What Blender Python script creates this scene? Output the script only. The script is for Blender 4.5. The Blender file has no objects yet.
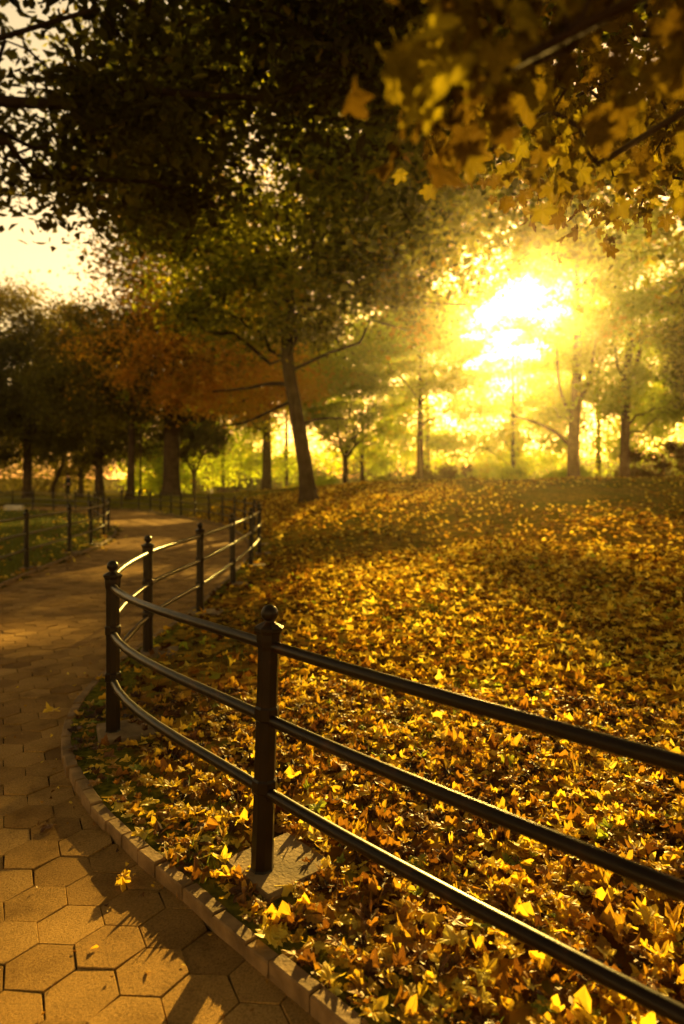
import bpy, math, random
import numpy as np
from mathutils import Vector

R = math.radians
random.seed(7)
rng = np.random.default_rng(11)
sc = bpy.context.scene
col = sc.collection

# ------------------------------------------------------------------ numbers
EYE = 1.48
SUN_AZ, SUN_EL = R(14.35), R(14.0)
SUN = np.array([math.sin(SUN_AZ) * math.cos(SUN_EL), math.cos(SUN_AZ) * math.cos(SUN_EL), math.sin(SUN_EL)])

RIGHT_FENCE = np.array([(2.15, .05), (.92, 1.277), (-.297, 2.537), (-1.319, 3.939), (-1.641, 5.785), (-1.568, 7.554),
    (-1.537, 9.64), (-1.566, 11.77), (-1.66, 13.68), (-1.9, 15.6), (-2.25, 17.5), (-2.79, 19.6), (-3.4, 21.6), (-4.1, 23.5),
    (-4.9, 25.2), (-5.76, 26.8), (-6.66, 28.3), (-7.5, 30), (-8.4, 31.7), (-9.35, 33.4), (-10.4, 35.0), (-11.8, 36.6),
    (-13.6, 38.1), (-15.8, 39.4), (-18.2, 40.4), (-20.8, 41.2), (-23.6, 41.8)])
LEFT_FENCE = np.array([(-4.72, 7.4), (-4.98, 9.4), (-5.26, 11.4), (-5.53, 13.87), (-5.78, 15.75), (-6.2, 17.8), (-6.78, 19.85),
    (-7.7, 22.1), (-8.75, 24.5), (-9.7, 26.8), (-10.7, 28.9), (-12.0, 30.8), (-13.8, 32.7), (-15.6, 34.5), (-17.3, 35.9),
    (-19.2, 37.1), (-21.6, 38.0)])
RIGHT_KERB = np.array([(4.4, -1.9), (2.7, -.5), (1.5, .55), (.62, 1.31), (.008, 1.861), (-.123, 2.005), (-.274, 2.154), (-.432, 2.327),
    (-.643, 2.556), (-.864, 2.789), (-1.079, 3.049), (-1.28, 3.341), (-1.4125, 3.552), (-1.541, 3.82), (-1.649, 4.132),
    (-1.72, 4.44), (-1.773, 4.775), (-1.803, 5.139), (-1.80, 5.8), (-1.745, 6.66), (-1.70, 7.5), (-1.70, 9.64), (-1.76, 11.9),
    (-1.86, 13.7), (-2.1, 15.65), (-2.46, 17.55), (-3.0, 19.7), (-3.6, 21.7), (-4.3, 23.6), (-5.08, 25.3), (-5.94, 26.9),
    (-6.84, 28.4), (-7.68, 30.1), (-8.58, 31.8), (-9.5, 33.5), (-10.55, 35.15), (-11.9, 36.8), (-13.7, 38.3), (-15.9, 39.6), (-18.2, 40.6)])
RIGHT_KERB[-5:] += np.array([(-.05, -.35)] * 5)
LEFT_KERB = np.array([(-4.3, -4), (-4.35, 1), (-4.45, 5), (-4.55, 7.45), (-4.80, 9.45), (-5.08, 11.45), (-5.35, 13.9), (-5.6, 15.8), (-6.02, 17.85),
    (-6.6, 19.95), (-7.52, 22.2), (-8.57, 24.6), (-9.52, 26.9), (-10.53, 29.05), (-11.86, 30.98), (-13.66, 32.9), (-15.48, 34.7),
    (-17.2, 36.12), (-19.1, 37.32), (-21.6, 38.25)])


def catmull(P, n=8):
    P = np.asarray(P, float)
    Q = np.vstack([2 * P[0] - P[1], P, 2 * P[-1] - P[-2]])
    out = []
    for i in range(1, len(Q) - 2):
        p0, p1, p2, p3 = Q[i - 1], Q[i], Q[i + 1], Q[i + 2]
        for t in np.arange(n) / n:
            out.append(.5 * ((2 * p1) + (-p0 + p2) * t + (2 * p0 - 5 * p1 + 4 * p2 - p3) * t * t + (-p0 + 3 * p1 - 3 * p2 + p3) * t ** 3))
    out.append(P[-1])
    return np.array(out)


RK = catmull(RIGHT_KERB, 5)
LK = catmull(LEFT_KERB, 5)
PATH_POLY = np.vstack([RK, [(-24, 41)], [(-24, 38.6)], LK[::-1], [(-4.3, -6), (4.4, -6)]])


def sstep(a, b, x):
    t = np.clip((np.asarray(x, float) - a) / (b - a), 0, 1)
    return t * t * (3 - 2 * t)


def poly_dist(x, y, P, closed=False):
    d = np.full(x.shape, 1e9)
    n = len(P)
    for i in range(n if closed else n - 1):
        ax, ay = P[i]
        bx, by = P[(i + 1) % n]
        dx, dy = bx - ax, by - ay
        L = dx * dx + dy * dy
        if L < 1e-12:
            continue
        t = np.clip(((x - ax) * dx + (y - ay) * dy) / L, 0, 1)
        d = np.minimum(d, np.hypot(x - ax - t * dx, y - ay - t * dy))
    return d


def inside(x, y, P):
    c = np.zeros(x.shape, bool)
    n = len(P)
    j = n - 1
    for i in range(n):
        xi, yi = P[i]
        xj, yj = P[j]
        if yi != yj:
            c ^= ((yi > y) != (yj > y)) & (x < (xj - xi) * (y - yi) / (yj - yi) + xi)
        j = i
    return c


def path_sdf(x, y):
    """negative on the path"""
    x = np.asarray(x, float)
    y = np.asarray(y, float)
    d = poly_dist(x, y, PATH_POLY, True)
    return np.where(inside(x, y, PATH_POLY), -d, d)


_fy = np.maximum.accumulate(RIGHT_FENCE[:, 1])


def land(x, y):
    """lawn height, without the carved path"""
    x = np.asarray(x, float)
    y = np.asarray(y, float)
    fx = np.interp(y, np.append(_fy, [60, 100]), np.append(RIGHT_FENCE[:, 0], [-20, -10]))
    t = np.maximum(x - fx - .15, 0)
    top = 1.6 * sstep(2, 26, y) * (1 - .9 * sstep(29, 50, y))
    z = top * (1 - np.exp(-t / 4.4))
    z = z - 1.0 * sstep(46, 80, y) + 3.2 * sstep(112, 210, y)
    w = sstep(.3, 2.5, t) * sstep(1, 9, y)
    z = z + .035 * w * (np.sin(x * 1.3 + 1) * np.cos(y * .9) + .6 * np.sin(x * .45 - y * .62))
    return z + .022


# ------------------------------------------------------------------ helpers
def tag(o, label=None, cat=None, group=None, kind=None):
    if label: o['label'] = label
    if cat: o['category'] = cat
    if group: o['group'] = group
    if kind: o['kind'] = kind
    return o


def link(name, me, mats=None, parent=None):
    o = bpy.data.objects.new(name, me)
    col.objects.link(o)
    if mats is not None:
        for m in (mats if isinstance(mats, (list, tuple)) else [mats]):
            me.materials.append(m)
    if parent is not None:
        o.parent = parent
    return o


def empty(name, loc=(0, 0, 0), rz=0):
    o = bpy.data.objects.new(name, None)
    o.empty_display_size = .2
    o.location = loc
    o.rotation_euler = (0, 0, rz)
    col.objects.link(o)
    return o


def raw_mesh(name, V, loops, totals, smooth=False, attrs=None):
    me = bpy.data.meshes.new(name)
    V = np.ascontiguousarray(V, dtype=np.float32)
    loops = np.ascontiguousarray(loops, dtype=np.int32)
    totals = np.ascontiguousarray(totals, dtype=np.int32)
    me.vertices.add(len(V))
    me.vertices.foreach_set('co', V.ravel())
    me.loops.add(len(loops))
    me.loops.foreach_set('vertex_index', loops)
    me.polygons.add(len(totals))
    starts = np.concatenate([[0], np.cumsum(totals)[:-1]]).astype(np.int32)
    me.polygons.foreach_set('loop_start', starts)
    me.polygons.foreach_set('loop_total', totals)
    me.polygons.foreach_set('use_smooth', np.full(len(totals), smooth))
    for k, a in (attrs or {}).items():
        at = me.attributes.new(k, 'FLOAT', 'POINT')
        at.data.foreach_set('value', np.ascontiguousarray(a, dtype=np.float32))
    me.update(calc_edges=True)
    me.validate()
    return me


class MB:
    """collects shapes, links them as one mesh object"""
    def __init__(s):
        s.v, s.f = [], []

    def add(s, V, F):
        o = len(s.v)
        s.v += [tuple(map(float, p)) for p in V]
        s.f += [tuple(i + o for i in f) for f in F]

    def box(s, c, size, rz=0, bev=0):
        cx, cy, cz = c
        hx, hy, hz = (a / 2 for a in size)
        b = bev
        ca, sa = math.cos(rz), math.sin(rz)
        rings = [(-hz, -b), (-hz + b, 0), (hz - b, 0), (hz, -b)] if b else [(-hz, 0), (hz, 0)]
        V, F = [], []
        for z, i in rings:
            for x, y in ((-1, -1), (1, -1), (1, 1), (-1, 1)):
                X, Y = x * (hx + i), y * (hy + i)
                V.append((cx + X * ca - Y * sa, cy + X * sa + Y * ca, cz + z))
        n = len(rings)
        for k in range(n - 1):
            for j in range(4):
                a = k * 4 + j
                c2 = k * 4 + (j + 1) % 4
                F.append((a, c2, c2 + 4, a + 4))
        F.append((3, 2, 1, 0))
        F.append(tuple((n - 1) * 4 + j for j in range(4)))
        s.add(V, F)

    def tube(s, P, rad, n=8, cap=True):
        P = np.asarray(P, float)
        m = len(P)
        rad = np.broadcast_to(np.asarray(rad, float), (m,))
        T = np.gradient(P, axis=0)
        T /= np.linalg.norm(T, axis=1)[:, None] + 1e-12
        ref = np.array([0, 0, 1.]) if abs(T[0][2]) < .85 else np.array([1., 0, 0])
        V, F = [], []
        u = np.cross(T[0], ref)
        u /= np.linalg.norm(u)
        for i in range(m):
            u = u - T[i] * np.dot(u, T[i])
            u /= np.linalg.norm(u) + 1e-12
            w = np.cross(T[i], u)
            for k in range(n):
                a = 2 * math.pi * k / n
                V.append(P[i] + rad[i] * (math.cos(a) * u + math.sin(a) * w))
        for i in range(m - 1):
            for k in range(n):
                a, b = i * n + k, i * n + (k + 1) % n
                F.append((a, b, b + n, a + n))
        if cap:
            F.append(tuple(reversed(range(n))))
            F.append(tuple((m - 1) * n + k for k in range(n)))
        s.add(V, F)

    def lathe(s, prof, n=8, rot=0, c=(0, 0, 0)):
        V, F = [], []
        for r, z in prof:
            for k in range(n):
                a = 2 * math.pi * (k + rot) / n
                V.append((c[0] + r * math.cos(a), c[1] + r * math.sin(a), c[2] + z))
        m = len(prof)
        for i in range(m - 1):
            for k in range(n):
                a, b = i * n + k, i * n + (k + 1) % n
                F.append((a, b, b + n, a + n))
        F.append(tuple(reversed(range(n))))
        F.append(tuple((m - 1) * n + k for k in range(n)))
        s.add(V, F)

    def build(s, name, mat, parent=None, smooth=False, angle=None):
        me = bpy.data.meshes.new(name)
        me.from_pydata(s.v, [], s.f)
        if smooth:
            me.polygons.foreach_set('use_smooth', [True] * len(me.polygons))
        me.update()
        if angle:
            me.set_sharp_from_angle(angle=R(angle))
        return link(name, me, mat, parent)


# ------------------------------------------------------------------ materials
def mat(name):
    m = bpy.data.materials.new(name)
    m.use_nodes = True
    nt = m.node_tree
    for n in list(nt.nodes):
        nt.nodes.remove(n)
    out = nt.nodes.new('ShaderNodeOutputMaterial')
    return m, nt, out


def N(nt, kind, **kw):
    n = nt.nodes.new(kind)
    for k, v in kw.items():
        if k in n.inputs:
            n.inputs[k].default_value = v
        else:
            setattr(n, k, v)
    return n


def ramp(nt, stops, src, interp='LINEAR'):
    r = nt.nodes.new('ShaderNodeValToRGB')
    r.color_ramp.interpolation = interp
    el = r.color_ramp.elements
    while len(el) < len(stops):
        el.new(.5)
    for e, (p, c) in zip(el, stops):
        e.position = p
        e.color = (*c, 1)
    nt.links.new(src, r.inputs[0])
    return r.outputs[0]


def leaf_mat(name, stops, trans=.5, rough=.5, spec=.3, tcol=1.4):
    m, nt, out = mat(name)
    a = N(nt, 'ShaderNodeAttribute', attribute_name='tint')
    c = ramp(nt, stops, a.outputs['Fac'])
    if spec < .15:
        b = N(nt, 'ShaderNodeBsdfDiffuse')
        nt.links.new(c, b.inputs['Color'])
    else:
        b = N(nt, 'ShaderNodeBsdfPrincipled', Roughness=rough)
        b.inputs['Specular IOR Level'].default_value = spec
        nt.links.new(c, b.inputs['Base Color'])
    t = N(nt, 'ShaderNodeBsdfTranslucent')
    mul = N(nt, 'ShaderNodeVectorMath', operation='MULTIPLY')
    mul.inputs[1].default_value = (tcol, tcol, tcol * .6)
    nt.links.new(c, mul.inputs[0])
    nt.links.new(mul.outputs[0], t.inputs['Color'])
    mix = N(nt, 'ShaderNodeMixShader', Fac=trans)
    nt.links.new(b.outputs[0], mix.inputs[1])
    nt.links.new(t.outputs[0], mix.inputs[2])
    nt.links.new(mix.outputs[0], out.inputs[0])
    return m


def simple(name, stops, scale=8, rough=.7, bump=.2, bscale=40, spec=.4, metal=0, detail=8, dist=.01):
    m, nt, out = mat(name)
    tc = N(nt, 'ShaderNodeTexCoord')
    n = N(nt, 'ShaderNodeTexNoise', Scale=scale, Detail=detail)
    nt.links.new(tc.outputs['Object'], n.inputs['Vector'])
    c = ramp(nt, stops, n.outputs['Fac'])
    b = N(nt, 'ShaderNodeBsdfPrincipled', Roughness=rough, Metallic=metal)
    b.inputs['Specular IOR Level'].default_value = spec
    if spec <= .2: b.inputs['IOR'].default_value = 1.12
    nt.links.new(c, b.inputs['Base Color'])
    n2 = N(nt, 'ShaderNodeTexNoise', Scale=bscale, Detail=6)
    nt.links.new(tc.outputs['Object'], n2.inputs['Vector'])
    bp = N(nt, 'ShaderNodeBump', Strength=bump, Distance=dist)
    nt.links.new(n2.outputs['Fac'], bp.inputs['Height'])
    nt.links.new(bp.outputs[0], b.inputs['Normal'])
    nt.links.new(b.outputs[0], out.inputs[0])
    return m


M = {}
M['iron'] = simple('black_iron_paint', [(.3, (.007, .0035, .0018)), (.6, (.014, .007, .003)), (.72, (.05, .02, .006))], 9, .34, .35, 60, .21, 0, dist=.002)
M['concrete'] = simple('footing_concrete', [(.3, (.08, .05, .022)), (.5, (.17, .11, .05)), (.72, (.27, .18, .085))], 7, .9, .7, 60, .3, dist=.006)
M['kerb'] = simple('kerb_stone', [(.3, (.10, .058, .022)), (.5, (.17, .10, .040)), (.7, (.27, .165, .07))], 11, .85, .8, 70, .3, dist=.005)
M['bark'] = simple('bark', [(.3, (.030, .018, .010)), (.7, (.085, .055, .032))], 3, .9, .9, 14, .2, dist=.04)
M['bark_red'] = simple('bark_reddish', [(.3, (.06, .028, .014)), (.7, (.14, .075, .04))], 3, .9, .8, 14, .2, dist=.04)
M['stone'] = simple('pale_stone', [(.3, (.3, .26, .2)), (.7, (.5, .44, .34))], 3, .85, .5, 20, .3)
M['wood'] = simple('bench_wood', [(.3, (.05, .03, .015)), (.7, (.12, .07, .035))], 5, .7, .3, 30, .3)
M['plaza'] = simple('pale_paving', [(.3, (.5, .42, .3)), (.7, (.65, .56, .42))], .6, .8, .2, 10, .3)
M['skin'] = simple('skin', [(.3, (.42, .24, .15)), (.7, (.5, .3, .2))], 5, .6, .05)
for nme, c in (('navy', (.02, .025, .05)), ('black', (.015, .013, .012)), ('red', (.18, .03, .02)), ('tan', (.3, .2, .1)), ('white', (.65, .6, .52)), ('hair', (.03, .015, .008))):
    M['cloth_' + nme] = simple('cloth_' + nme, [(.3, tuple(.8 * a for a in c)), (.7, c)], 12, .85, .2, 40, .2)

# fallen leaves: brown - orange - yellow - pale - green
LITTER = [(0, (.040, .014, .004)), (.22, (.12, .048, .009)), (.42, (.30, .145, .018)), (.6, (.50, .32, .028)), (.8, (.66, .50, .05)), (.93, (.72, .58, .13)), (1, (.26, .30, .03))]
M['litter'] = leaf_mat('fallen_leaf', LITTER, .45, .5, .3, 1.5)
M['litter_dry'] = leaf_mat('dry_leaf', LITTER, .45, .9, .03, 1.5)
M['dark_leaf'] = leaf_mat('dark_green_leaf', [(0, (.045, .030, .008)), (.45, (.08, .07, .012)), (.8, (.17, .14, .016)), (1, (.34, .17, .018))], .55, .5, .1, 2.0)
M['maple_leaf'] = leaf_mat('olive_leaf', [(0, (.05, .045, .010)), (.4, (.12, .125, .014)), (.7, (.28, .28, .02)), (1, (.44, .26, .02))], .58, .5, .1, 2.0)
M['orange_leaf'] = leaf_mat('orange_leaf', [(0, (.09, .06, .010)), (.4, (.24, .14, .015)), (.7, (.48, .23, .02)), (1, (.46, .32, .03))], .55, .5, .1, 1.8)
M['yellow_leaf'] = leaf_mat('yellow_green_leaf', [(0, (.15, .19, .016)), (.5, (.31, .39, .025)), (.8, (.46, .48, .03)), (1, (.50, .32, .025))], .66, .5, .1, 1.6)
M['bough_leaf'] = leaf_mat('bough_leaf', [(0, (.06, .032, .006)), (.5, (.12, .075, .008)), (.8, (.19, .15, .012)), (1, (.30, .24, .015))], .31, .6, .1, 1.3)
M['russet_leaf'] = leaf_mat('russet_shrub_leaf', [(0, (.05, .02, .008)), (.5, (.10, .045, .012)), (1, (.17, .11, .02))], .4, .55, .1, 1.4)
M['grass_blade'] = leaf_mat('grass_blade', [(0, (.035, .05, .010)), (.6, (.075, .10, .018)), (1, (.16, .15, .03))], .4, .5, .3, 1.5)


def ground_material():
    m, nt, out = mat('lawn_soil')
    tc = N(nt, 'ShaderNodeTexCoord')
    soil = N(nt, 'ShaderNodeAttribute', attribute_name='soil')
    green = N(nt, 'ShaderNodeAttribute', attribute_name='green')
    v = N(nt, 'ShaderNodeTexVoronoi', Scale=11)
    nt.links.new(tc.outputs['Object'], v.inputs['Vector'])
    sep = N(nt, 'ShaderNodeSeparateColor')
    nt.links.new(v.outputs['Color'], sep.inputs[0])
    leafy = ramp(nt, [(0, (.05, .02, .006)), (.35, (.15, .06, .010)), (.6, (.30, .14, .018)), (.85, (.44, .25, .028)), (1, (.15, .15, .02))], sep.outputs[0])
    n = N(nt, 'ShaderNodeTexNoise', Scale=26, Detail=8)
    nt.links.new(tc.outputs['Object'], n.inputs['Vector'])
    grass = ramp(nt, [(.3, (.035, .040, .007)), (.55, (.12, .11, .013)), (.75, (.22, .17, .02))], n.outputs['Fac'])
    n3 = N(nt, 'ShaderNodeTexNoise', Scale=.9, Detail=5)
    nt.links.new(tc.outputs['Object'], n3.inputs['Vector'])
    patch = ramp(nt, [(.46, (0, 0, 0)), (.62, (1, 1, 1))], n3.outputs['Fac'])
    mx = N(nt, 'ShaderNodeMath', operation='MULTIPLY_ADD', use_clamp=True)
    nt.links.new(patch, mx.inputs[0])
    mx.inputs[1].default_value = .35
    nt.links.new(green.outputs['Fac'], mx.inputs[2])
    mixa = N(nt, 'ShaderNodeMix', data_type='RGBA')
    nt.links.new(mx.outputs[0], mixa.inputs[0])
    nt.links.new(leafy, mixa.inputs[6])
    nt.links.new(grass, mixa.inputs[7])
    mixb = N(nt, 'ShaderNodeMix', data_type='RGBA')
    nt.links.new(soil.outputs['Fac'], mixb.inputs[0])
    nt.links.new(mixa.outputs[2], mixb.inputs[6])
    mixb.inputs[7].default_value = (.035, .022, .012, 1)
    b = N(nt, 'ShaderNodeBsdfDiffuse', Roughness=.5)
    nt.links.new(mixb.outputs[2], b.inputs['Color'])
    bp = N(nt, 'ShaderNodeBump', Strength=.8, Distance=.03)
    nt.links.new(sep.outputs[1], bp.inputs['Height'])
    nt.links.new(bp.outputs[0], b.inputs['Normal'])
    nt.links.new(b.outputs[0], out.inputs[0])
    return m


def paver_material():
    m, nt, out = mat('hex_asphalt_paver')
    tc = N(nt, 'ShaderNodeTexCoord')
    a = N(nt, 'ShaderNodeAttribute', attribute_name='tint')
    base = ramp(nt, [(0, (.20, .11, .034)), (.5, (.31, .18, .055)), (1, (.43, .26, .085))], a.outputs['Fac'])
    n = N(nt, 'ShaderNodeTexNoise', Scale=3.2, Detail=9, Roughness=.65)
    nt.links.new(tc.outputs['Object'], n.inputs['Vector'])
    st = ramp(nt, [(.28, (.42, .38, .33)), (.45, (.85, .84, .82)), (.6, (1.0, 1, 1)), (.75, (1.25, 1.22, 1.15))], n.outputs['Fac'])
    g = N(nt, 'ShaderNodeTexNoise', Scale=130, Detail=5, Roughness=.75)
    nt.links.new(tc.outputs['Object'], g.inputs['Vector'])
    gr = ramp(nt, [(.33, (.42, .39, .36)), (.48, (.97, .97, .97)), (.66, (1.4, 1.36, 1.3))], g.outputs['Fac'])
    m1 = N(nt, 'ShaderNodeMix', data_type='RGBA', blend_type='MULTIPLY')
    m1.inputs[0].default_value = 1
    nt.links.new(base, m1.inputs[6]); nt.links.new(st, m1.inputs[7])
    m2 = N(nt, 'ShaderNodeMix', data_type='RGBA', blend_type='MULTIPLY')
    m2.inputs[0].default_value = .8
    nt.links.new(m1.outputs[2], m2.inputs[6]); nt.links.new(gr, m2.inputs[7])
    b = N(nt, 'ShaderNodeBsdfPrincipled', Roughness=.8, IOR=1.12)
    nt.links.new(m2.outputs[2], b.inputs['Base Color'])
    bp = N(nt, 'ShaderNodeBump', Strength=.8, Distance=.005)
    nt.links.new(g.outputs['Fac'], bp.inputs['Height'])
    nt.links.new(bp.outputs[0], b.inputs['Normal'])
    nt.links.new(b.outputs[0], out.inputs[0])
    return m


M['ground'] = ground_material()
M['paver'] = paver_material()

# ------------------------------------------------------------------ ground sheet
def graded(lo, hi, d0, d1, step, grow, cap):
    mid = list(np.arange(d0, d1 + 1e-6, step))
    a, s = [d0], step
    while a[-1] > lo:
        s = min(s * grow, cap); a.append(a[-1] - s)
    b, s = [mid[-1]], step
    while b[-1] < hi:
        s = min(s * grow, cap); b.append(b[-1] + s)
    return np.array(a[:0:-1] + mid + b[1:])


gx = graded(-240, 240, -2.1, 1.2, .03, 1.035, 12)
gy = graded(-60, 330, 1.2, 5.6, .03, 1.03, 12)
GX, GY = np.meshgrid(gx, gy)
sdf = path_sdf(GX, GY)
GZ = np.where(sdf < .006, -.033, land(GX, GY))
nx, ny = len(gx), len(gy)
idx = np.arange(nx * ny).reshape(ny, nx)
quads = np.stack([idx[:-1, :-1], idx[:-1, 1:], idx[1:, 1:], idx[1:, :-1]], -1).reshape(-1, 4)
left_side = (GX < np.interp(GY, np.append(_fy, [80]), np.append(RIGHT_FENCE[:, 0], [-20]))) | (GY > 44)
green = np.where(left_side, .9, 0.) * 1.0
green = np.maximum(green, .22 * (1 - sstep(.5, 2.1, sdf)) * (GY > 2.8) * (GY < 15) * (sdf > 0))
green = np.maximum(green, .62 * sstep(8, 18, GY) * sstep(1.5, 4, np.hypot(GX + 2, (GY - 23) * .6)) + .2 * sstep(26, 34, GY))
me = raw_mesh('ground', np.stack([GX, GY, GZ], -1).reshape(-1, 3), quads.ravel(), np.full(len(quads), 4), True,
              {'soil': (sdf < 0).astype(float).ravel(), 'green': green.ravel()})
tag(link('ground', me, M['ground']), kind='structure')

# ------------------------------------------------------------------ hexagonal pavers of the path
def pavers():
    Rh = .1173
    rot = R(-3.6)
    q, r = np.meshgrid(np.arange(-160, 60), np.arange(-60, 330))
    x = 1.5 * Rh * q
    y = math.sqrt(3) * Rh * (r + (q % 2) * .5)
    x, y = x.ravel(), y.ravel()
    cx = x * math.cos(rot) - y * math.sin(rot) - .92
    cy = x * math.sin(rot) + y * math.cos(rot) + 2.32
    k = (cy < 44) & (cy > -2.5) & (cx > -26) & (cx < 5)
    cx, cy = cx[k], cy[k]
    k = path_sdf(cx, cy) < .07
    cx, cy = cx[k], cy[k]
    n = len(cx)
    ang = np.arange(6) * math.pi / 3 + rot
    rings = [(Rh - .0045, 0.), (Rh - .0032, -.0006), (Rh - .0024, -.0025), (Rh - .0022, -.035)]
    T = np.array([[rr * math.cos(a), rr * math.sin(a), z] for rr, z in rings for a in ang])
    V = np.repeat(T[None], n, 0)
    tilt = rng.normal(0, .010, (n, 2))
    # worn corners: every vertex nudged a little
    V[:, :, :2] += np.repeat(rng.normal(0, .0016, (n, 1, 6, 2)), 4, 1).reshape(n, 24, 2)
    V[:, :, 2] += V[:, :, 0] * tilt[:, :1] + V[:, :, 1] * tilt[:, 1:] + rng.normal(0, .0022, (n, 1))
    V[:, :, 2] -= .022
    V[:, :, 0] += cx[:, None]
    V[:, :, 1] += cy[:, None]
    faces = [tuple(range(6))]
    for k in range(3):
        for j in range(6):
            a, b = k * 6 + j, k * 6 + (j + 1) % 6
            faces.append((a, a + 6, b + 6, b))
    return instance_faces('path', V, faces, np.clip(rng.normal(.5, .22, n), 0, 1))


def instance_faces(name, V, faces, tint, smooth=False):
    n, m = V.shape[:2]
    loops = np.array([i for f in faces for i in f])
    tot = np.array([len(f) for f in faces])
    L = (loops[None] + (np.arange(n) * m)[:, None]).ravel()
    return raw_mesh(name, V.reshape(-1, 3), L, np.tile(tot, n), smooth, {'tint': np.repeat(tint, m)})


tag(link('path', pavers(), M['paver']), kind='structure')

# ------------------------------------------------------------------ kerbs of small setts
def kerb(name, line, out_sign, y0, y1):
    mb = MB()
    seg = np.hypot(*np.diff(line, axis=0).T)
    s = np.concatenate([[0], np.cumsum(seg)])
    p = 0.
    while p < s[-1] - .2:
        L = random.uniform(.105, .21)
        a = np.array([np.interp(p, s, line[:, k]) for k in (0, 1)])
        b = np.array([np.interp(p + L, s, line[:, k]) for k in (0, 1)])
        c = (a + b) / 2
        if y0 < c[1] < y1:
            ang = math.atan2(b[1] - a[1], b[0] - a[0]) + random.gauss(0, .02)
            nrm = np.array([-math.sin(ang), math.cos(ang)]) * out_sign
            w = random.uniform(.050, .058)
            c = c + nrm * (.0 + random.gauss(0, .002))
            h = random.gauss(.030, .004)
            mb.box((c[0], c[1], h - .06), (L - random.uniform(.006, .012), w, .12), ang, .005)
        p += L
    return tag(mb.build(name, M['kerb']), kind='structure')


kerb('kerb', RK, 1, -1.5, 42)
kerb('kerb', LK, 1, 4, 40)

# pale sunlit paving far off
far = []
for i in range(41):
    x = -30 + i * .75
    far.append([(x, 70 + 1.5 * math.sin(i * .3)), (x, 88 + 2 * math.cos(i * .25))])
P = np.array(far)
V = []
for a, b in P:
    for t in np.linspace(0, 1, 12):
        x, y = a * (1 - t) + b * t
        V.append((x, y, float(land(x, y)) + .012))
F = [(i * 12 + j, (i + 1) * 12 + j, (i + 1) * 12 + j + 1, i * 12 + j + 1) for i in range(40) for j in range(11)]
me = bpy.data.meshes.new('plaza'); me.from_pydata(V, [], F)
tag(link('plaza', me, M['plaza']), kind='structure')

# ------------------------------------------------------------------ fences
POST_PROFILE = [(.050, 0), (.050, .018), (.0425, .03), (.0405, .30), (.0405, .305), (.047, .312), (.047, .352), (.0405, .36), (.0400, .572), (.0465, .58), (.0465, .62), (.0400, .628),
                (.0395, .835), (.044, .85), (.0465, .872), (.0465, .893), (.052, .905), (.056, .910), (.056, .918), (.030, .932), (.020, .937), (.018, .944)]
_mb = MB(); _mb.lathe(POST_PROFILE, 8, .5); post_obj = _mb.build('post', M['iron'])
_mb = MB(); _mb.lathe([(.002, -.033)] + [(.0325 * math.sin(t), -.0325 * math.cos(t)) for t in np.linspace(.35, math.pi - .12, 12)], 18); fin_obj = _mb.build('finial', M['iron'], smooth=True)
_mb = MB(); _mb.box((0, 0, -.035), (.32, .32, .14), 0, .012); foot_obj = _mb.build('footing', M['concrete'])
protos = [post_obj, fin_obj, foot_obj]


def fence(name, pts, label, lean=None, pad_side=-1):
    root = empty(name, (pts[0][0], pts[0][1], 0))
    tag(root, label, 'fence')
    ox, oy = pts[0]
    zs = [float(land(x, y)) - .022 for x, y in pts]
    dirs = np.gradient(pts, axis=0)
    for i, (x, y) in enumerate(pts):
        p = post_obj.copy(); col.objects.link(p); p.parent = root
        a = math.atan2(dirs[i][1], dirs[i][0])
        p.location = (x - ox, y - oy, zs[i] + .022)
        p.rotation_euler = (random.gauss(0, .006), random.gauss(.008, .006), a)
        if lean and i in lean:
            p.rotation_euler = (lean[i] * math.sin(a), lean[i] * math.cos(a), a)
        f = fin_obj.copy(); col.objects.link(f); f.parent = p
        f.location = (0, 0, .968)
        g = foot_obj.copy(); col.objects.link(g); g.parent = root
        nrm_ = np.array([-math.sin(a), math.cos(a)]) * pad_side * .075
        g.location = (x - ox + nrm_[0], y - oy + nrm_[1], zs[i] + .010)
        g.rotation_euler = (0, 0, a + .05 * random.uniform(-1, 1))
    P3 = np.column_stack([pts, zs])
    for h in (.872, .60, .332):
        Q3 = P3.copy()
        for i, l in (lean or {}).items():
            Q3[i, 0] += h * math.tan(l)
        c = catmull(Q3, 8)
        c[:, 0] -= ox; c[:, 1] -= oy; c[:, 2] += h
        mb = MB(); mb.tube(c, .0205, 14)
        mb.build('rail', M['iron'], root, smooth=True)
    return root


fence('iron_fence', RIGHT_FENCE, 'black iron three rail fence with ball topped posts curving along the leaf covered right lawn', {2: R(1.7)})
fence('iron_fence', LEFT_FENCE, 'black iron three rail fence round the shaded green lawn on the left of the path')
for o in protos:
    bpy.data.objects.remove(o)

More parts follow.
